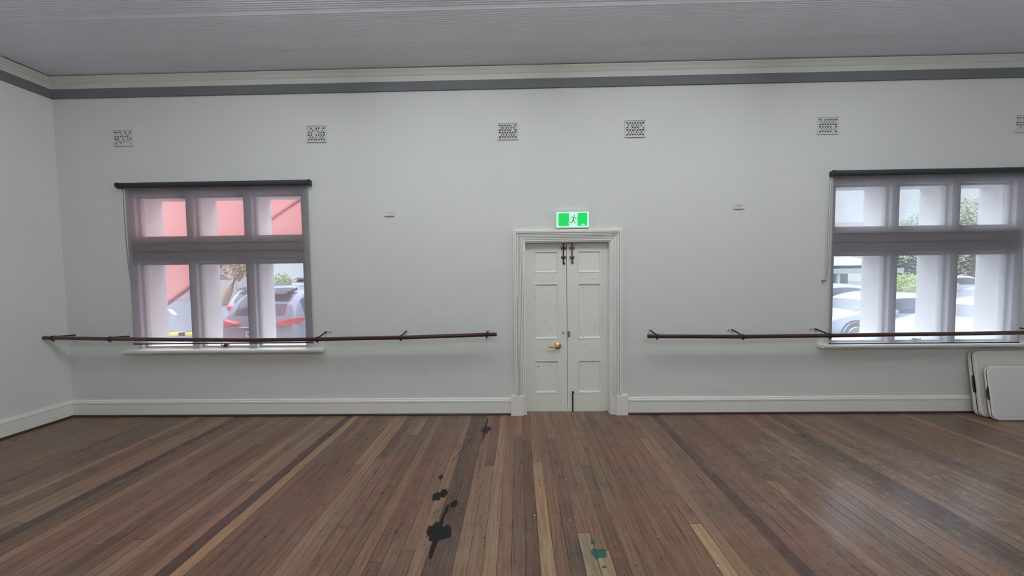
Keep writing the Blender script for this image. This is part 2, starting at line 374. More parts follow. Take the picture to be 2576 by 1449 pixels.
def sweep(bm, prof, p0, p1, nrm):
    """profile (depth from wall, z) swept from p0 to p1 (xy), nrm = direction into the room"""
    A = [bm.verts.new((p0[0]+nrm[0]*d, p0[1]+nrm[1]*d, z)) for d, z in prof]; B = [bm.verts.new((p1[0]+nrm[0]*d, p1[1]+nrm[1]*d, z)) for d, z in prof]
    for i in range(len(prof)):
        j = (i+1) % len(prof); bm.faces.new((A[i], A[j], B[j], B[i]))
    bm.faces.new(A[::-1]); bm.faces.new(B)
SK = [(0, .022), (.020, .022), (.020, .150), (.017, .155), (.017, .159), (.026, .163), (.026, .178), (.021, .183), (.016, .186), (.019, .190), (.016, .200), (0, .204)]
ST = [(0, 0), (.030, 0), (.030, .012), (.022, .023), (0, .023)]
FN, LN, RN, KN = (0, -1), (1, 0), (-1, 0), (0, 1)
for nm, a, b, n in (('baseboard_front_left', (XL, 0), (-.10, 0), FN), ('baseboard_front_right', (1.288, 0), (XR, 0), FN), ('baseboard_left', (XL, 0), (XL, YB), LN), ('baseboard_right', (XR, 0), (XR, YB), RN), ('baseboard_back', (XL, YB), (XR, YB), KN)):
    bm = BM(); sweep(bm, SK, a, b, n); struct(nm, bm, M['trim'])
    bm = BM(); sweep(bm, ST, a, b, n); struct(nm.replace('baseboard', 'trim_floor_strip'), bm, M['strip'])
CO = [(0, 3.945), (.022, 3.945), (.022, 4.008), (.030, 4.012), (.036, 4.020), (.050, 4.040), (.066, 4.054), (.072, 4.060), (.072, 4.068), (0, 4.068)]
BA = [(0, 3.842), (.024, 3.842), (.024, 3.945), (0, 3.945)]
for nm, a, b, n in (('front', (XL, 0), (XR, 0), FN), ('left', (XL, 0), (XL, YB), LN), ('right', (XR, 0), (XR, YB), RN), ('back', (XL, YB), (XR, YB), KN)):
    bm = BM(); sweep(bm, CO, a, b, n); struct('trim_cornice_'+nm, bm, M['cornice'])
    bm = BM()
    if nm == 'front':
        js = [XL, at(942, 222)[0], at(1809, 200)[0], XR]
        for p, q in zip(js, js[1:]): sweep(bm, BA, (p+.0015, 0), (q-.0015, 0), n)
    else: sweep(bm, BA, a, b, n)
    band = struct('trim_board_'+nm, bm, M['band'])
    if nm == 'front':
        bm = BM(); x = XL+.45
        while x < XR:
            lathe(bm, [(-.002, .006), (.0012, .005)], (x, -.024, 3.893-.018*(int(x*7) % 2)), (0, -1, 0), 8); x += .40
        part('nail_head', bm, M['nail'], band)

# ------------------------------------------------------------------ windows
def window(idx, wd):
    x0, x1 = wd['x0'], wd['x1']; W = thing('window_%d' % idx, (x0, 0, WZ0), kind='structure')
    # timber frame (Y .03 - .13)
    bm = BM(); L = wd['lights']; zb0, zb1, zt0, zt1 = .835, 1.88, 2.185, 2.69
    ya, yb = .012, .125
    xs = [x0]+[v for l in L for v in l]+[x1]
    for k in range(0, 8, 2): box(bm, xs[k], xs[k+1], ya, yb, WZ0, WZ1)
    for l in L:
        box(bm, l[0], l[1], ya, yb, zb1, zt0); box(bm, l[0], l[1], ya, yb, zt1, WZ1); box(bm, l[0], l[1], ya, yb, WZ0, zb0)
    # raised rails on the transom and head, seen as fine lines through the blind
    for z in (1.93, 2.03, 2.13, 2.725): box(bm, x0, x1, ya-.012, ya, z-.012, z+.012)
    part('window_frame', bm, M['timber'], W, bevel=.004)
    for l in L:
        for z0, z1 in ((zb0, zb1), (zt0, zt1)):
            bm = BM(); s = .022; y2, y3 = .06, .10
            low = z0 < 1
            s0 = .018 if low else s
            box(bm, l[0], l[0]+s, y2, y3, z0, z1); box(bm, l[1]-s, l[1], y2, y3, z0, z1); box(bm, l[0]+s, l[1]-s, y2, y3, z1-s, z1); box(bm, l[0]+s, l[1]-s, y2, y3, z0, z0+s0)
            sa = part('sash', bm, M['timber'], W, bevel=.003)
            bm = BM(); box(bm, l[0]+s, l[1]-s, .078, .082, z0+s0, z1-s); part('pane', bm, M['glass'], sa)
    # masonry piers and transom outside the frame, pale render
    bm = BM(); yc, yd = .125, .345
    for k in range(0, 8, 2):
        a, b = xs[k], xs[k+1]
        if k == 0: a = x0-.0
        box(bm, a, b, yc, yd, WZ0-.05, WZ1)
    for l in L: box(bm, l[0], l[1], yc, yd, zb1+.02, zt0-.01); box(bm, l[0], l[1], yc, yd, zt1, WZ1)
    box(bm, x0-.02, x1+.02, yc, yd+.10, WZ0-.05, .832)
    part('masonry_pier', bm, M['reveal'], W, bevel=.004)
    a, b = wd['sill']
    bm = BM(); prism(bm, [(.03, .80), (-.075, .79), (-.092, .797), (-.098, .81), (-.092, .823), (-.08, .829), (.03, .832)], 'x', a, b)
    part('window_sill', bm, M['trim'], W)
    bm = BM(); c = (L[1][0]+L[1][1])/2-.02; tube(bm, [(c-.05, .045, .872), (c-.03, .03, .866), (c+.03, .03, .866), (c+.055, .045, .872)], .006, 8)
    box(bm, c-.02, c+.02, .045, .06, .845, .875)
    part('window_winder', bm, M['iron'], W)
    return W
for i, wd in enumerate(WIN): window(i+1, wd)

def blind(wd, label):
    a, b = wd['tube']; T = thing('roller_blind', (wd['fab'][0], -.045, .85), label, 'blind', 'grey screen blinds over the windows')
    zr = 2.80
    bm = BM(); tube(bm, [(a+.02, -.05, zr), (b-.02, -.05, zr)], .031, 20); part('roller_tube', bm, M['tube'], T, smooth=True)
    for x in (a, b):
        bm = BM(); lathe(bm, [(-.012, .030), (-.008, .036), (.008, .036), (.012, .030)], (x+(.012 if x == a else -.012), -.05, zr), (1, 0, 0), 20); box(bm, x-.004+(.012 if x == a else -.012), x+.004+(.012 if x == a else -.012), -.05, 0, zr-.03, zr+.03)
        part('end_bracket', bm, M['tube'], T)
    zb = at((345 if wd['side'] > 0 else 2078), 866, -.05)[1]
    bm = BM(); n = 24; f0, f1 = wd['fab']
    g = [[bm.verts.new((f0+(f1-f0)*i/n, -.036+.004*math.sin(i*1.3)*(j/10), zr+(zb-zr)*j/10)) for j in range(11)] for i in range(n+1)]
    for i in range(n):
        for j in range(10): bm.faces.new((g[i][j], g[i][j+1], g[i+1][j+1], g[i+1][j]))
    part('screen_fabric', bm, M['blind'], T, smooth=True)
    bm = BM(); tube(bm, [(f0, -.036, zb), (f1, -.036, zb)], .008, 10); part('bottom_bar', bm, M['tube'], T, smooth=True)
    # bead chain
    bm = BM()
    if wd['side'] > 0: p = [(309, 478), (312, 520), (316, 580), (321, 640), (328, 695), (333, 712)]
    else: p = [(2088, 455), (2085, 520), (2083, 580), (2081, 640), (2079, 690), (2077, 706)]
    P3 = [(at(x, y, -.05)[0], -.05, at(x, y, -.05)[1]) for x, y in p]
    tube(bm, P3, .0022, 6); tube(bm, [(q[0]+.012*(1-k/5.), -.062, q[2]) for k, q in enumerate(P3)], .0022, 6); part('bead_chain', bm, M['chain'], T)
    x, _, z = P3[-1]
    bm = BM(); box(bm, x-.007, x+.007, -.055, 0, z-.012, z+.008); part('chain_clip', bm, M['chain'], T, bevel=.002)
blind(WIN[0], 'grey see-through roller blind over the window left of the door, beside the pink stair')
blind(WIN[1], 'grey see-through roller blind over the window right of the door, above the folded tables')

# ------------------------------------------------------------------ double door
D = thing('door_1', (.585, 0, 0), kind='structure')
bm = BM()      # jamb lining and back stops
box(bm, DX0, .09, -.002, .16, 0, DZ1); box(bm, 1.08, DX1, -.002, .16, 0, DZ1); box(bm, DX0, DX1, -.002, .16, 2.062, DZ1)
box(bm, .09, .105, .118, .16, .0, 2.062); box(bm, 1.065, 1.08, .118, .16, .0, 2.062); box(bm, .09, 1.08, .118, .16, 2.04, 2.062)
part('jamb', bm, M['trim'], D)
# architrave: reeded profile mitred round three sides. u = distance from opening, d = projection
AP = [(0, 0), (0, .018), (.012, .018), (.013, .028), (.029, .029), (.031, .016), (.034, .032), (.048, .034), (.050, .020), (.055, .037), (.066, .039), (.068, .024), (.073, .041), (.083, .043), (.085, .028), (.090, .045), (.101, .047), (.104, .030), (.109, .052), (.124, .055), (.128, .034), (.132, .040), (.147, .038), (.150, .0)]
AP = [(u*.985, d) for u, d in AP]
def archi(path):
    bm = BM(); rings = []
    for (x, z, ux, uz) in path: rings.append([bm.verts.new((x+ux*u, -d, z+uz*u)) for u, d in AP])
    for a, b in zip(rings, rings[1:]):
        for k in range(len(AP)): bm.faces.new((a[k], a[(k+1) % len(AP)], b[(k+1) % len(AP)], b[k]))
    bm.faces.new(rings[0]); bm.faces.new(rings[-1][::-1]); return bm
part('architrave', archi([(.088, .24, -1, 0), (.088, 2.066, -1, 1), (1.082, 2.066, 1, 1), (1.082, .24, 1, 0)]), M['trim'], D)
for a, b, c in ((-.103, .052, .088), (1.15, 1.289, 1.082)):
    bm = BM(); box(bm, a, b, -.052, 0, 0, .243)
    if a < 0: box(bm, b, c, -.024, 0, 0, .26)
    else: box(bm, c, a, -.024, 0, 0, .26)
    part('plinth_block', bm, M['trim'], D, bevel=.003)
bm = BM(); box(bm, DX0, DX1, .0, .40, -.3, -.004); part('threshold', bm, M['strip'], D)
def leaf(x0, x1, pan, right):
    y0, y1 = .070, .112; zt = 2.057; zb = .012
    bm = BM(); px0, px1 = pan; zs = [(1.703, 1.966), (.898, 1.575), (.232, .638)]
    box(bm, x0, px0, y0, y1, zb, zt); box(bm, px1, x1, y0, y1, zb, zt)
    ed = [zt]+[v for z in zs for v in (z[1], z[0])]+[zb]
    for k in range(0, 8, 2): box(bm, px0, px1, y0, y1, ed[k+1], ed[k])
    lf = part('door_leaf', bm, M['door'], D)
    for z0, z1 in zs:
        bm = BM()
        # ogee moulding around a flat field, mitred
        pr = [(0, 0), (.004, -.005), (.010, -.004), (.014, .004), (.020, .006), (.024, .012), (.030, .012)]
        rings = [[bm.verts.new(p) for p in ((px0+u, y0+d, z0+u), (px1-u, y0+d, z0+u), (px1-u, y0+d, z1-u), (px0+u, y0+d, z1-u))] for u, d in pr]
        for a, b in zip(rings, rings[1:]):
            for k in range(4): bm.faces.new((a[k], a[(k+1) % 4], b[(k+1) % 4], b[k]))
        bm.faces.new(rings[-1]); part('door_panel', bm, M['door'], lf)
    return lf
L1 = leaf(.092, .5835, (.187, .482), 0); L2 = leaf(.5895, 1.078, (.714, 1.000), 1)
# black strip added to block daylight in the door gap, open near the floor
bm = BM(); box(bm, .565, .610, .113, .128, .045, 2.05); part('gap_blocker', bm, M['dark'], L1)
def bolt(parent, x, zt, zl, mt, up=True):
    bm = BM(); y = .060
    box(bm, x-.0075, x+.0075, y-.006, y+.008, zl, zt)
    lathe(bm, [(-.012, .012), (0, .014), (.010, .008)], (x+.004, y-.004, zl+.012 if up else zt-.012), (0, -1, 0), 12)
    if up:
        for z in (1.998, 1.888): box(bm, x-.028, x+.028, y-.011, y+.010, z-.011, z+.011)
    o = part('slide_bolt', bm, mt, parent, bevel=.002)
    return o
bolt(L1, .547, 2.057, 1.805, M['iron']); bolt(L2, .650, 2.057, 1.812, M['oldbrass'])
bolt(L2, .650, .256, .0, M['iron'], False)
kx, kz = at(1403, 870, .06)
bm = BM(); lathe(bm, [(0, .043), (.008, .043), (.014, .036), (.016, .018), (.045, .016), (.050, .010)], (kx, .070, kz), (0, -1, 0), 28)
tube(bm, [(kx, .026, kz), (kx-.03, .022, kz-.004), (kx-.075, .022, kz-.006), (kx-.112, .034, kz-.008)], [.013, .011, .009, .008], 12)
part('lever_handle', bm, M['brass'], L1, smooth=True)
hx, hz = at(1417, 838, .06)
bm = BM(); lathe(bm, [(0, .011), (.004, .011), (.004, .006)], (hx, .070, hz), (0, -1, 0), 16); part('keyhole_cover', bm, M['chrome'], L1)
bm = BM(); box(bm, hx-.006, hx+.006, .064, .0655, hz-.007, hz-.003); box(bm, hx-.006, hx+.006, .064, .0655, hz+.002, hz+.006); part('key_slot', bm, M['dark'], L1)
lx, lz = at(1433, 840, .06)
bm = BM(); box(bm, .592, .607, .052, .070, lz-.038, lz+.038); box(bm, .607, .622, .044, .070, lz-.034, lz+.034); part('night_latch', bm, M['chrome'], L2, bevel=.005, seg=3)

# ------------------------------------------------------------------ wall vents (real pierced grilles)
from mathutils.geometry import delaunay_2d_cdt
def vent_mesh(seed, clog):
    """pierced plate: outline and hole outlines triangulated together, hole triangles dropped, then given depth"""
    rr = random.Random(seed); Wd, Hd = .228, .182; cw = Wd*.90/7; rh = Hd*.86/2; holes = []
    def rect(x, z, a, h): holes.append([(x-a, z-h), (x+a, z-h), (x+a, z+h), (x-a, z+h)])
    for r in range(2):
        zc = (rh/2+.001)*(1 if r == 0 else -1)
        for c in range(8):
            x = -Wd*.45+c*cw
            if c in (0, 7):
                xx = x+(.004 if c == 0 else -.004)
                for s in (1, -1): rect(xx, zc+s*rh*.38, .0042, .007)
            elif rr.random() > clog: rect(x, zc, .0034, .0165)
            if c < 7:
                xm = x+cw/2
                for s in (1, -1):
                    if rr.random() > clog:
                        z = zc+s*rh*.34; q = [(xm, z-s*.015), (xm+.0115, z+s*.004), (xm+.0095, z+s*.011), (xm, z+s*.003), (xm-.0095, z+s*.011), (xm-.0115, z+s*.004)]
                        holes.append(q if s > 0 else q[::-1])
                if rr.random() > clog: rect(xm, zc, .0032, .0042)
    pts = [Vector(p) for p in ((-Wd/2, -Hd/2), (Wd/2, -Hd/2), (Wd/2, Hd/2), (-Wd/2, Hd/2))]; edges = [(0, 1), (1, 2), (2, 3), (3, 0)]
    for h in holes:
        o = len(pts); pts += [Vector(p) for p in h]; edges += [(o+i, o+(i+1) % len(h)) for i in range(len(h))]
    V, Ed, Fc = delaunay_2d_cdt(pts, edges, [], 0, 1e-6)[:3]
    def inside(p, h):
        k = False
        for i in range(len(h)):
            (x1, y1), (x2, y2) = h[i], h[i-1]
            if (y1 > p.y) != (y2 > p.y) and p.x < (x2-x1)*(p.y-y1)/(y2-y1)+x1: k = not k
        return k
    bm = BM(); vs = [bm.verts.new((v.x, -.012, v.y)) for v in V]
    for f in Fc:
        c = sum((V[i] for i in f), Vector((0, 0)))/len(f)
        if not any(inside(c, h) for h in holes): bm.faces.new([vs[i] for i in f])
    g = bmesh.ops.extrude_face_region(bm, geom=bm.faces[:]); bmesh.ops.translate(bm, verts=[v for v in g['geom'] if isinstance(v, bmesh.types.BMVert)], vec=(0, .004, 0))
    bmesh.ops.delete(bm, geom=[v for v in bm.verts if not v.link_faces], context='VERTS'); bmesh.ops.recalc_face_normals(bm, faces=bm.faces[:])
    me = bpy.data.meshes.new('grille_plate'); bm.to_mesh(me); bm.free(); me.materials.append(M['vent']); return me
vl = ['white pierced wall vent nearest the left corner, above the left window', 'white pierced wall vent above the right end of the left blind', 'white pierced wall vent high on the wall, up and left of the exit sign',
      'white pierced wall vent high on the wall, up and right of the exit sign', 'white pierced wall vent above the left end of the right blind', 'white pierced wall vent cut off by the right edge of the photo']
for k, (px, py) in enumerate(((312, 348), (797, 338), (1277, 331), (1597, 325), (2081, 317), (2577, 312))):
    x, z = at(px, py); V = thing('wall_vent', (x, 0, z), vl[k], 'vent', 'air vents along the top of the wall')
    g = bpy.data.objects.new('grille_plate', vent_mesh(k, (.35, .16, .04, .10, .08, .3)[k])); C.objects.link(g); g.parent = V
    bm = BM(); box(bm, x-.108, x+.108, -.003, -.0005, z-.086, z+.086); part('vent_shade_sheet', bm, M['dark'], V)  # black sheet on the wall paints the shade inside the vent
    bm = BM(); box(bm, x-.118, x+.118, -.020, 0, z+.091, z+.096); box(bm, x-.118, x+.118, -.018, 0, z-.096, z-.091)
    box(bm, x-.119, x-.1141, -.012, 0, z-.094, z+.094); box(bm, x+.1141, x+.119, -.012, 0, z-.094, z+.094); part('vent_rim', bm, M['vent'], V)

# ------------------------------------------------------------------ power outlets
for (px, py), lb in (((980, 536.5), 'white double power outlet high on the wall between the left window and the door'), ((1858.5, 518.5), 'white double power outlet high on the wall between the door and the right window')):
    x, z = at(px, py); O = thing('power_outlet', (x, 0, z), lb, 'power outlet', 'double power outlets on the wall')
    bm = BM(); box(bm, x-.057, x+.057, -.018, 0, z-.036, z+.036); part('face_plate', bm, M['white'], O, bevel=.004)
    for s in (-1, 1):
        bm = BM()
        for dx, dz in ((-.008, .004), (.008, .004), (0, -.008)): box(bm, x+s*.016+dx-.002, x+s*.016+dx+.002, -.0188, -.0175, z+dz-.004, z+dz+.004)
        part('socket_slots', bm, M['dark'], O)
        bm = BM(); box(bm, x+s*.038-.004, x+s*.038+.004, -.0215, -.0175, z+.010, z+.020); part('switch', bm, M['white'], O)
# tiny old fixing on the wall beneath the left rail
x, z = at(1071, 938); bm = BM(); tube(bm, [(x-.012, -.002, z+.012), (x, -.004, z+.012), (x+.003, -.004, z), (x-.004, -.003, z-.012)], .002, 6); lathe(bm, [(0, .004), (.003, .003)], (x+.002, 0, z-.02), (0, -1, 0), 8)
tag(obj('wall_hook', bm, M['chain']), 'tiny grey bent hook on the wall between the left window and the door', 'hook')

# ------------------------------------------------------------------ exit sign
sx0, sz1 = at(1399.5, 530, -.03); sx1, sz0 = at(1481, 571.5, -.03)
E_ = thing('exit_sign', ((sx0+sx1)/2, 0, sz0), 'lit green running man exit sign mounted just above the double door', 'exit sign')
bm = BM(); box(bm, sx0-.004, sx1+.004, -.040, 0, sz0-.012, sz1+.004); box(bm, sx0+.01, sx1-.01, -.050, 0, sz1-.012, sz1+.012); part('sign_housing', bm, M['white'], E_, bevel=.003)
glow = mat('lit sign rim', (.10, .14, .12), .4, emit=((.62, 1, .80), .95)); green = mat('lit sign green', (.0, .10, .02), .3, emit=((.0, .64, .11), 1.0)); whitelit = mat('lit sign white', (.10, .13, .12), .3, emit=((.60, 1, .80), .92)); dkgreen = mat('sign pictogram green', (.02, .25, .10), .4, emit=((.06, .32, .14), .6))
fx0, fz1 = at(1404.4, 536.2, -.05); fx1, fz0 = at(1477.2, 568, -.05)
bx0, bz1 = at(1400, 534, -.05); bx1, bz0 = at(1480.5, 571, -.05)
bm = BM(); box(bm, bx0, bx1, -.056, -.040, fz1, bz1); box(bm, bx0, bx1, -.056, -.040, bz0, fz0); box(bm, bx0, fx0, -.056, -.040, fz0, fz1); box(bm, fx1, bx1, -.056, -.040, fz0, fz1); part('lit_rim', bm, glow, E_)
bm = BM(); box(bm, fx0, fx1, -.052, -.041, fz0, fz1); part('green_panel', bm, green, E_)
def sg(u, v): return fx0+(u-440)/(1760-440)*(fx1-fx0), fz1-(v-470)/(1050-470)*(fz1-fz0)      # pictogram drawn in a 1320 x 580 panel
bm = BM(); q = [sg(*p) for p in ((925, 470), (1325, 470), (1312, 1050), (905, 1050), (935, 960), (890, 935), (925, 880))]; prism(bm, q, 'y', -.0535, -.0515); part('doorway_symbol', bm, whitelit, E_)
bm = BM(); hx, hz = sg(1168, 580); lathe(bm, [(0, .0078), (.0022, .0078)], (hx, -.0532, hz), (0, -1, 0), 16)
def limb(pts, wds):
    for (p, q), (wa, wb) in zip(zip(pts, pts[1:]), zip(wds, wds[1:])):
        a = Vector(sg(*p)); b = Vector(sg(*q)); d = (b-a).normalized(); nn = Vector((-d.y, d.x)); k = (fx1-fx0)/1320
        prism(bm, [tuple(a+nn*wa*k), tuple(b+nn*wb*k), tuple(b-nn*wb*k), tuple(a-nn*wa*k)], 'y', -.0556, -.0530)
limb([(1150, 650), (1110, 780)], [42, 26]); limb([(1165, 655), (1050, 645), (990, 715)], [20, 15, 11]); limb([(1165, 660), (1235, 730), (1315, 732)], [22, 15, 11])
limb([(1110, 760), (1065, 885), (930, 888)], [24, 20, 14]); limb([(1120, 770), (1215, 965)], [26, 16])
part('running_man', bm, dkgreen, E_)
bm = BM(); prism(bm, [sg(*p) for p in ((1490, 985), (1530, 962), (1650, 965), (1645, 1000), (1520, 1010))], 'y', -.0535, -.0515); part('maker_mark', bm, whitelit, E_)

# ------------------------------------------------------------------ barres
def barre(pts, brk, label):
    """pts: pixel points along the rail; brk: (wall px, wall py, rail px)"""
    RY = -.21
    P = [Vector((at(x, y, RY)[0], RY, at(x, y, RY)[1])) for x, y in pts]
    T = thing('ballet_barre', (P[0].x, 0, P[0].z), label, 'barre', 'ballet barres on the wall')
    bm = BM(); fine = []
    for a, b in zip(P, P[1:]):
        for k in range(6): fine.append(a.lerp(b, k/6))
    fine.append(P[-1]); tube(bm, fine, .0225, 20); part('rail', bm, M['rail'], T, smooth=False, bevel=.004)
    def railz(x):
        for a, b in zip(P, P[1:]):
            if a.x <= x <= b.x: return a.z+(b.z-a.z)*(x-a.x)/(b.x-a.x)
        return P[-1].z
    for wx, wy, rx, wide in brk:
        X, Z = at(wx, wy, -.012); zr = railz(X)
        bm = BM(); hw = .052 if wide else .016
        box(bm, X-hw, X+hw, -.012, 0, Z-.012, Z+.016); box(bm, X-.010, X+.010, -.016, 0, Z-.075, Z+.016); box(bm, X-hw*.7, X+hw*.7, -.012, 0, Z-.086, Z-.066)
        b = part('wall_plate', bm, M['white'], T, bevel=.002)
        bm = BM()
        bm.free()
        for s in (-.7, .7):
            for sx, sz in ((X+s*hw, Z+.004), (X+s*hw*.6, Z-.076)):
                bm = BM(); lathe(bm, [(0, .0045), (.003, .003)], (sx, -.012, sz), (0, -1, 0), 8); part('screw', bm, M['dark'], b)
        bm = BM(); tube(bm, [(X, -.010, Z), (X, -.193, zr+.014)], .0085, 10)
        part('bracket_arm', bm, M['iron'], T, smooth=True)
        bm = BM(); lathe(bm, [(-.011, .0245), (-.007, .029), (.007, .029), (.011, .0245)], (X, RY, zr), (1, 0, 0), 20); lathe(bm, [(0, .008), (.012, .007)], (X, RY, zr-.027), (0, 0, -1), 10)
        part('rail_clamp', bm, M['iron'], T, smooth=True)
barre([(102, 850), (300, 853), (640, 856), (825, 853), (1020, 849), (1250, 841)], [(190, 843, 127, 0), (326, 846, 270, 1), (822, 834, 797, 1), (1022, 833, 1008, 0), (1228, 833, 1225, 0)], 'dark brown barre on black brackets, running left of the door past the window')
barre([(1629, 846), (1873, 847), (2092, 844), (2576, 837), (2700, 836)], [(1636, 831, 1653, 0), (1841, 829, 1873, 1), (2049, 827, 2092, 1), (2564, 825, 2600, 0)], 'dark brown barre on black brackets, running right of the door to the folded tables')

# ------------------------------------------------------------------ folded tables leaning under the right window
def rrect(w_, h_, r, n=6):
    o = []
    for cx, cz, a0 in ((w_-r, r, -90), (w_-r, h_-r, 0), (r, h_-r, 90), (r, r, 180)):
        for k in range(n+1): a = math.radians(a0+90*k/n); o.append((cx+r*math.cos(a), cz+r*math.sin(a)))
    return o
def table(x0, ybase, w_, h_, lean, th, mt, label):
    T = thing('folding_table', (x0, ybase, 0), label, 'folding table', 'folded plastic tables under the right window')
    ca, sa = math.cos(lean), math.sin(lean)
    def xf(bm, lift=0):
        for v in bm.verts:
            x, y, z = v.co; v.co = (x0+x, ybase+y*ca+z*sa, z*ca-y*sa+th*sa)
        return bm
    for k, (a, b) in enumerate(((0, th/2-.002), (th/2+.002, th))):      # two half tops folded face to face
        bm = BM(); prism(bm, rrect(w_, h_, .07), 'y', a, b); part('table_half', xf(bm), mt, T, bevel=.012, seg=4)
    bm = BM(); prism(bm, rrect(w_-.012, h_-.012, .065), 'y', th/2-.004, th/2+.004)
    for v in bm.verts: v.co.x += .006; v.co.z += .006
    part('seam', xf(bm), M['dark'], T)
    # raised field on the front face
    bm = BM(); prism(bm, rrect(w_-.09, h_-.09, .05), 'y', -.0018, .001)
    for v in bm.verts: v.co.x += .045; v.co.z += .045
    part('raised_field', xf(bm), mt, T, bevel=.005, seg=3)
    # carry handle; black block in the short edge paints the opening's shade
    bm = BM(); prism(bm, [(th*.28, h_*.36), (th*.72, h_*.36), (th*.72, h_*.62), (th*.28, h_*.62)], 'x', -.0015, .012); part('handle_shade_block', xf(bm), M['dark'], T, bevel=.006, seg=3)
    bm = BM(); tube(bm, [(.004, th*.5, h_*.38), (-.010, th*.5, h_*.42), (-.010, th*.5, h_*.56), (.004, th*.5, h_*.60)], .007, 8); part('carry_handle', xf(bm), M['blacktrim'], T, smooth=True)
tx0 = at(2433, 885, -.10)[0]
table(5.232, -.170, 1.18, .745, math.radians(7.2), .075, M['table'], 'taller off-white folded plastic table leaning against the wall below the right window')
table(5.262, -.245, 1.10, .590, math.radians(7.5), .042, M['table2'], 'shorter grey-white folded plastic table leaning in front of the taller one')

# ------------------------------------------------------------------ ceiling lights (above the frame, they light the hall)
lampm = mat('lit light diffuser', (.9, .9, .9), .5, emit=((.93, .985, 1), LAMP))
lampm2 = mat('dim light diffuser', (.9, .9, .9), .5, emit=((.93, .985, 1), LAMP*.16))
nl = {-4.2: 'nearest the left wall', 5.3: 'nearest the right wall', -1.9: 'left of the door', .4: 'above the door line', 2.9: 'right of the door'}
for yr, rl in ((-2.1, 'front row'), (-6.6, 'back row')):
    for x, s in nl.items():
        if yr < -5 and abs(x-.4) > 3: continue
        T = thing('ceiling_light', (x, yr, HC), '%s fluorescent batten on the ceiling, %s, %s' % ('dimmer' if abs(x-.55) > 4 else 'bright', rl, s), 'ceiling light', 'fluorescent battens on the ceiling')
        bm = BM(); box(bm, x-.07, x+.07, yr-.62, yr+.62, HC-.060, HC-.002); part('housing', bm, M['white'], T, bevel=.004)
        bm = BM(); box(bm, x-.055, x+.055, yr-.60, yr+.60, HC-.115, HC-.060); part('diffuser', bm, lampm2 if abs(x-.55) > 4 else lampm, T, bevel=.01)

# ------------------------------------------------------------------ outside: ground, stair, cars, trees, buildings
GZ = -.34
bm = BM(); box(bm, -60, 60, WT, 90, GZ-.2, GZ); struct('ground_outside', bm, M['asphalt'])
P_ = [(-8.72, GZ), (-5.02, 2.15), (-2.2, 2.15), (-2.2, GZ), (-1.9, GZ), (-1.9, 5.0), (-9.4, 5.0), (-9.4, GZ)]
T = thing('outside_stair', (-9.4, 2.0, GZ), 'pink rendered outdoor stair wall sloping up past the left window', 'staircase')
bm = BM(); prism(bm, P_, 'y', 2.0, 2.08); part('stair_wall', bm, M['pink'], T)
bm = BM(); d = Vector((.845, .535)); q = Vector((-8.72, GZ)); n_ = Vector((-.535, .845))
a = Vector((-5.02, 2.15)); b0 = Vector((-8.72, GZ))
prism(bm, [tuple(b0), tuple(a), tuple(a+n_*.035), tuple(b0+n_*.035)], 'y', 1.965, 2.0); part('stair_edge', bm, M['pinkdk'], T)
a = Vector((-3.3, 3.42)); b0 = a-d*2.5
prism(bm := BM(), [tuple(b0), tuple(a), tuple(a+n_*.035), tuple(b0+n_*.035)], 'y', 1.975, 2.0); part('string_moulding', bm, M['pinkdk'], T)
# painted marks and kerb stop in the car park
def gp(px, py): x, y = onfloor(px, py, GZ); return x, y
def mark(poly, label): tag(obj('painted_line', (b := BM(), prism(b, poly, 'z', GZ, GZ+.004))[0], M['linew']), label, 'road marking', 'painted lines on the asphalt')
for py, lb in ((774, 'white line painted across the asphalt, nearer of two seen in the left pane'), (761, 'white line painted across the asphalt, farther of two seen in the left pane')):
    y1 = gp(450, py)[1]; mark([(-17, y1), (-7.4, y1), (-7.4, y1+.12), (-17, y1+.12)], lb)
p0 = gp(425, 779); p1 = gp(440, 791); mark([(p0[0]-.35, p0[1]+.25), (p0[0]-.05, p0[1]+.25), (p1[0]+.12, p1[1]), (p1[0]-.14, p1[1])], 'short slanting white dash painted on the asphalt in front of the two long lines')
kx0, ky = gp(405, 846); T = thing('kerb_stop', (kx0, ky, GZ), 'yellow and black striped kerb on the asphalt outside the left window', 'kerb')
bm = BM(); box(bm, kx0-.8, kx0+2.1, ky, ky+.22, GZ, GZ+.12); part('kerb_block', bm, M['yellow'], T, bevel=.015)
bm = BM(); xk = gp(447, 846)[0]
bm.free()
for k in (-1, 0, 1):
    bm = BM(); prism(bm, [(xk+.62*k, ky-.006), (xk+.22+.62*k, ky-.006), (xk+.34+.62*k, ky+.226), (xk+.12+.62*k, ky+.226)], 'z', GZ, GZ+.124); part('black_stripe', bm, M['black'], T)

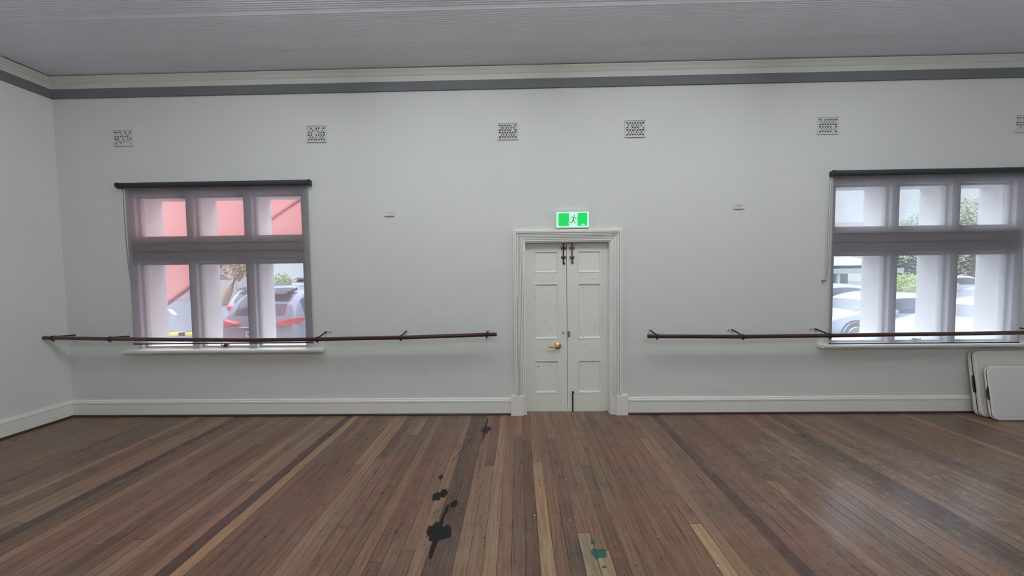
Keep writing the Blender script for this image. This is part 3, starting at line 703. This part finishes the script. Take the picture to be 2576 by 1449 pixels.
def car(cx, cy, rot, length, width, hgt, paint, label, kind='suv', plate=True, rails=False):
    """rear bumper centre at (cx,cy), rot 0 = nose towards +y"""
    Hh = hgt; hw = width/2; g = .2
    if kind == 'suv': st = [(0.0, .50, 0), (.03, .72, 0), (.10, Hh*.62, 0), (.42, Hh*.955, 1), (1.1, Hh, 1), (2.2, Hh*.995, 1), (length-1.75, Hh*.95, 1), (length-1.05, Hh*.66, 0), (length-.35, Hh*.58, 0), (length-.08, .60, 0), (length, .42, 0)]
    else: st = [(0.0, .48, 0), (.04, .70, 0), (.22, Hh*.66, 0), (.75, Hh*.70, 0), (1.35, Hh*.95, 1), (2.0, Hh, 1), (2.6, Hh*.985, 1), (length-1.45, Hh*.86, 1), (length-1.0, Hh*.66, 0), (length-.3, Hh*.56, 0), (length-.06, .55, 0), (length, .40, 0)]
    belt = Hh*.60
    bm = BM(); rows = []
    for y, zt, cab in st:
        e = min(1, (y+.25)/.5, (length-y+.25)/.5); k = .80+.20*min(1, max(0, e))
        w1 = hw*k; zb = g+.02; bt = min(belt, zt-.03)
        if cab: pts = [(w1*.86, zb), (w1, zb+.16), (w1, (zb+bt)/2), (w1*.97, bt), (w1*.80, zt-.07), (w1*.66, zt-.005), (w1*.30, zt+.008), (0, zt+.01)]
        else: pts = [(w1*.86, zb), (w1, zb+.12), (w1, (zb+bt)/2+.02), (w1*.97, bt), (w1*.93, zt-.015), (w1*.74, zt), (w1*.35, zt+.012), (0, zt+.015)]
        full = pts+[(-x, z) for x, z in reversed(pts[:-1])]
        rows.append([bm.verts.new((x, y, z)) for x, z in full])
    n = len(rows[0]); cabs = [s[2] for s in st]; first = cabs.index(1); last = len(cabs)-1-cabs[::-1].index(1)
    for i, (a, b) in enumerate(zip(rows, rows[1:])):
        for k in range(n-1):
            f = bm.faces.new((a[k], a[k+1], b[k+1], b[k])); kk = min(k, n-2-k); mi = 0
            if kk == 3 and first <= i < last: mi = 1
            if kk >= 4 and (i == first-1 or i == last): mi = 1 if kk >= 5 or i == last else 0
            if kk == 0 : mi = 2
            f.material_index = mi
    f = bm.faces.new(rows[0][::-1]); f.material_index = 0; f = bm.faces.new(rows[-1]); f.material_index = 0
    for k in (0,):
        for i in range(len(rows)-1): f = bm.faces.new((rows[i][0], rows[i+1][0], rows[i+1][n-1], rows[i][n-1])); f.material_index = 2
    bmesh.ops.recalc_face_normals(bm, faces=bm.faces[:])
    me = bpy.data.meshes.new('t'); bm.to_mesh(me); bm.free(); o = bpy.data.objects.new('t', me); C.objects.link(o)
    md = o.modifiers.new('s', 'SUBSURF'); md.levels = 2; bpy.context.view_layer.update()
    ev = bpy.data.meshes.new_from_object(o.evaluated_get(bpy.context.evaluated_depsgraph_get())); bpy.data.objects.remove(o)
    T = thing('car', (cx, cy, GZ), label, 'car'); R = Matrix.Translation((cx, cy, GZ)) @ Matrix.Rotation(rot, 4, 'Z')
    for mi, nm, mt in ((0, 'body', paint), (1, 'window_glass', M['carglass']), (2, 'sill_trim', M['blacktrim'])):
        b2 = BM(); b2.from_mesh(ev); bmesh.ops.delete(b2, geom=[f for f in b2.faces if f.material_index != mi], context='FACES')
        for f in b2.faces: f.material_index = 0
        bmesh.ops.transform(b2, matrix=R, verts=b2.verts[:]); part(nm, b2, mt, T, smooth=True)
    def p(nm, bm, mt, par=None, **k): bmesh.ops.transform(bm, matrix=R, verts=bm.verts[:]); return part(nm, bm, mt, par or T, **k)
    for s in (-1, 1):
        # tail light: swept wedge wrapping the corner
        bm = BM(); zc = belt-.10
        pr = [(.50, -.012+.0, .10, .02), (.66, -.015, .11, .05), (.80, .015, .12, .075), (.885, .09, .13, .08), (.965, .24, .145, .06), (.985, .42, .17, .015)]
        ring = [[bm.verts.new((s*hw*fx, y, zc+dz-.10+q*hh)) for q in (-1, 1)]+[bm.verts.new((s*hw*(fx-.12), y+.12, zc+dz-.10+q*hh)) for q in (1, -1)] for fx, y, dz, hh in pr]
        for a, b in zip(ring, ring[1:]):
            for k in range(4): bm.faces.new((a[k], a[(k+1) % 4], b[(k+1) % 4], b[k]))
        bm.faces.new(ring[0]); bm.faces.new(ring[-1][::-1]); p('tail_light', bm, M['taillight'])
        for wy in (.82, length-.90):
            bm = BM(); rr = .34; lathe(bm, [(0, rr*.80), (.02, rr), (.19, rr), (.21, rr*.8)], (s*(hw-.205), wy, rr), (s, 0, 0), 28); wl = p('wheel', bm, M['rubber'])
            bm = BM(); lathe(bm, [(0, rr*.66), (.012, rr*.62), (.006, rr*.2), (.02, rr*.14)], (s*(hw+.002), wy, rr), (s, 0, 0), 20)
            for k in range(5):
                a = k*math.tau/5; c = Vector((s*(hw+.016), wy, rr)); e = Vector((0, math.cos(a), math.sin(a))); tube(bm, [c, c+e*rr*.62], .022, 6)
            p('wheel_rim', bm, M['alloy'], wl)
            bm = BM(); rings = []
            for k in range(15):
                a = math.pi*k/14; rings.append([bm.verts.new((s*(hw+.004), wy+math.cos(a)*q, rr+math.sin(a)*q)) for q in (rr+.015, rr+.055)]+[bm.verts.new((s*(hw-.10), wy+math.cos(a)*q, rr+math.sin(a)*q)) for q in (rr+.055, rr+.015)])
            for a, b in zip(rings, rings[1:]):
                for k in range(4): bm.faces.new((a[k], a[(k+1) % 4], b[(k+1) % 4], b[k]))
            p('wheel_arch', bm, M['blacktrim'])
        bm = BM(); box(bm, s*(hw+.0)-(.12 if s < 0 else 0), s*(hw+.0)+(.12 if s > 0 else 0), length-1.85, length-1.70, belt-.02, belt+.13); p('mirror', bm, paint, bevel=.02)
        if rails:
            bm = BM(); tube(bm, [(s*hw*.62, .55, Hh-.01), (s*hw*.62, .7, Hh+.035), (s*hw*.62, 2.3, Hh+.035), (s*hw*.62, 2.45, Hh-.01)], .014, 8); p('roof_rail', bm, M['alloy'])
    if plate:
        bm = BM(); box(bm, -.20, .20, -.025, .05, .66, .79); pl = p('number_plate', bm, M['plate'], bevel=.006)
        bm = BM()
        for k in range(6):
            xk = -.155+k*.056; box(bm, xk, xk+.010, -.029, -.024, .69, .765); box(bm, xk+.024, xk+.034, -.029, -.024, .69, .765); zz = (.755, .69, .725)[k % 3]; box(bm, xk, xk+.034, -.029, -.024, zz, zz+.010)
        p('plate_lettering', bm, M['platetext'], pl)
    bm = BM(); box(bm, -hw*.80, hw*.80, -.045, .2, .42, .50); box(bm, -hw*.62, hw*.62, -.02, .2, .86, .885); p('bumper_trim', bm, M['alloy'], bevel=.02)
    if kind == 'suv':
        bm = BM(); prism(bm, [(.27, Hh*.93), (.36, Hh*.965), (.7, Hh*1.005), (.7, Hh*.97)], 'x', -hw*.62, hw*.62); p('spoiler', bm, M['blacktrim'], bevel=.008)
    return T
paint = lambda n, c: mat(n, c, .18, spec=.6, coat=.6)
silver = paint('silver car paint', (.28, .28, .34)); whitep = paint('white car paint', (.42, .45, .50)); whiteb = paint('bluish white car paint', (.36, .41, .49)); redp = paint('red car paint', (.70, .09, .08)); grey2 = paint('pale grey car paint', (.28, .29, .33))
cx, _ = at(638, 760, 3.6)
car(cx, 3.6, 0, 4.4, 1.84, 1.75, silver, 'silver grey hatchback with red tail lights parked nearest the left window', rails=True)
cx, _ = at(618, 740, 8.2); car(cx, 8.2, 0, 4.5, 1.82, 1.66, whiteb, 'bluish white car parked behind the silver hatchback', plate=False)
cx, _ = at(684, 720, 13.0); car(cx, 13.0, 0, 4.5, 1.85, 1.68, grey2, 'pale grey car in the far row, left of the red one', plate=False)
cx, _ = at(757, 715, 19.0); car(cx, 19.0, 0, 4.6, 2.1, 1.95, redp, 'red van seen far back through the left window', plate=False)
# cars side on beyond the right window, noses to the left
xr, _ = at(2414, 800, 5.7); car(xr, 5.7, math.radians(90), 4.6, 1.74, 1.43, whitep, 'white sedan parked side on, middle of the right window', kind='sedan')
xr, _ = at(2284, 820, 3.7); car(xr+4.4, 3.7, math.radians(90), 4.4, 1.72, 1.42, whitep, 'white sedan nearest the right window, its front wheel in the right hand pane', kind='sedan', plate=False)
xr, _ = at(2215, 740, 10.2); car(xr, 10.2, math.radians(90), 4.6, 1.8, 1.50, whiteb, 'bluish white sedan in the second row beyond the right window', kind='sedan', plate=False)
xr, _ = at(2700, 740, 8.2); car(xr, 8.2, math.radians(90), 4.6, 1.8, 1.48, grey2, 'pale grey sedan behind the two white ones, right hand pane of the right window', kind='sedan', plate=False)
xr, _ = at(2470, 725, 19.0); car(xr, 19.0, math.radians(90), 4.6, 1.8, 1.6, whitep, 'small distant white car beneath the trees, right window', kind='sedan', plate=False)

def foliage(bm, c, r, n, leaf, rnd):
    for _ in range(n):
        while True:
            v = Vector((rnd.uniform(-1, 1), rnd.uniform(-1, 1), rnd.uniform(-1, 1)))
            if .25 < v.length < 1: break
        p = Vector(c)+Vector((v.x*r[0], v.y*r[1], v.z*r[2]))*(1+.25*noise.noise(v*3))
        a = Vector((rnd.gauss(0, 1), rnd.gauss(0, 1), rnd.gauss(0, 1))).normalized(); b = a.orthogonal().normalized()*leaf*.45; a = a*leaf
        bm.faces.new([bm.verts.new(p+q) for q in (-a, b, a, -b)])
def leafmat(n, c): return mat(n, c, .7, vary=(1.5, .25), spec=.2)
def bush(x, y, r, col, label, n=900, leaf=.09, z0=GZ, cat='bush', trunk=0, lean=0, bark=(.35, .25, .18), gname=None):
    rnd = random.Random(int(x*100)); T = thing('tree' if trunk else 'bush', (x, y, z0), label, cat)
    bm = BM(); zc = z0+r[2]*.8+trunk
    foliage(bm, (x+lean, y, zc), r, n, leaf, rnd); part('foliage', bm, col, T)
    bm = BM(); bk = mat('bark', bark, .9, vary=(5, .2), bump=(20, .5))
    if trunk:
        tube(bm, [(x, y, z0), (x+lean*.35, y, z0+trunk*.5), (x+lean*.8, y, z0+trunk), (x+lean, y, zc+r[2]*.4)], [.32, .26, .20, .06], 12)
        for k in range(5):
            a = k*1.3; tube(bm, [(x+lean*.8, y, z0+trunk*(.8+.05*k)), (x+lean+math.cos(a)*r[0]*.5, y+math.sin(a)*r[1]*.5, zc+r[2]*.2), (x+lean+math.cos(a)*r[0]*.95, y+math.sin(a)*r[1]*.8, zc+r[2]*.75)], [.10, .06, .015], 8)
    else:
        for k in range(5): tube(bm, [(x, y, z0), (x+math.cos(k*1.26)*r[0]*.5, y+math.sin(k*1.26)*r[1]*.5, z0+r[2])], [.03, .01], 6)
    part('trunk' if trunk else 'stem', bm, bk, T)
lg = leafmat('lime leaves', (.36, .44, .15)); yg = leafmat('yellow green leaves', (.5, .5, .15)); dg_ = leafmat('grey green leaves', (.42, .44, .37)); og = leafmat('olive leaves', (.40, .40, .28)); tan = leafmat('dry tan leaves', (.46, .32, .21))
x, _ = at(596, 690, 20); bush(x-1.2, 20, (2.2, 1.6, 1.6), tan, 'leaning tan trunked tree beyond the parked cars, left window', 2600, .085, cat='tree', trunk=2.2, lean=1.6, bark=(.50, .33, .21))
x, _ = at(712, 695, 22); bush(x, 22, (.75, .7, 1.25), lg, 'small green bush above the far red van', 1500, .075)
x, _ = at(2140, 728, 14); bush(x, 14, (2.4, 1.0, .62), yg, 'low yellow green hedge in front of the carport, right window', 3500, .075)
x, _ = at(2280, 712, 16); bush(x, 16, (1.7, 1.2, .95), lg, 'round lime green bush left of the olive trees, right window', 4000, .075)
x, _ = at(2316, 640, 26); bush(x, 26, (2.6, 2.3, 3.1), dg_, 'grey green tree with thin branches, middle of the right window', 9000, .15, cat='tree', trunk=1.2)
x, _ = at(2448, 620, 30); bush(x, 30, (4.2, 3, 4.0), og, 'large olive green tree at the right side of the right window', 14000, .16, cat='tree', trunk=1.6)
# low house with wide carport roof
hx, _ = at(2000, 600, 20.0); hx1, _ = at(2195, 600, 20.0)
T = thing('house', (hx, 20, GZ), 'low house with a pale flat carport roof, left side of the right window', 'building')
zt = at(2140, 672, 20)[1]; zr = at(2140, 556, 26)[1]; hx2 = at(2196, 600, 26.5)[0]
cream = mat('house render', (.62, .52, .47), .8); roofm = mat('dull tile roof', (.42, .34, .34), .8, vary=(3, .1)); fascia = mat('white fascia', (.42, .45, .49), .6); shade = mat('carport wall in shade', (.32, .25, .22), .8); fence_m = mat('far fence', (.50, .42, .42), .8); brownroof = mat('brown gable roof', (.28, .19, .16), .8)
bm = BM(); box(bm, hx-6, hx1, 24, 28, GZ, zt); part('house_wall', bm, shade, T)  # wall colour darkened to paint the shade under the carport
bm = BM(); prism(bm, [(25.6, zt), (26.8, zr), (29.6, zt)], 'x', hx-7, hx2); part('roof', bm, roofm, T)
bm = BM(); box(bm, hx-7, hx1+.3, 18.5, 23, zt-.10, zt+.10); part('carport_gutter', bm, M['blacktrim'], T)
bm = BM(); prism(bm, [(18.55, zt+.10), (22.9, zt+.10), (22.9, at(2140, 640, 22.9)[1])], 'x', hx-7, hx1+.3); part('carport_roof', bm, fascia, T)
bm = BM(); box(bm, hx-7, hx1+.3, 18.3, 18.5, zt-.42, zt-.10); part('fascia_board', bm, fascia, T)
for px in (2108, 2240):
    xq, _ = at(px, 700, 18.4); bm = BM(); box(bm, xq-.09, xq+.09, 18.35, 18.5, GZ, zt-.4); part('carport_post', bm, fascia, T)
bm = BM(); box(bm, hx+4.6, hx+7.4, 23.9, 24.02, GZ+.9, GZ+2.0); part('house_window', bm, M['carglass'], T)
# distant building and fence seen through the left window
bx, bz = at(566, 680, 30); T = thing('gabled_house', (bx-6, 30, GZ), 'brown roofed house far back, middle of the left window', 'building')
bm = BM(); box(bm, bx-8, bx+.6, 30, 36, GZ, bz-1.0); part('house_wall', bm, cream, T)
bm = BM(); prism(bm, [(bx-9, bz-1.0), (bx+1.1, bz-1.0), (bx-2.2, bz+.9)], 'y', 29.6, 36.4); part('roof', bm, brownroof, T)
x0, z0 = at(640, 705, 26); bm = BM(); box(bm, -32, 4, 26, 26.12, GZ, z0+.05)
for k in range(16): box(bm, -32+k*2.2, -31.9+k*2.2, 25.95, 26.0, GZ, z0+.12)
tag(obj('boundary_fence', bm, fence_m), 'long low pinkish grey fence closing off the car park', 'fence')
bm = BM(); rnd = random.Random(3); gr = leafmat('verge grass', (.42, .42, .24)); box(bm, 6, 45, 15, 40, GZ, GZ+.03); struct('grass_verge_outside', bm, gr)
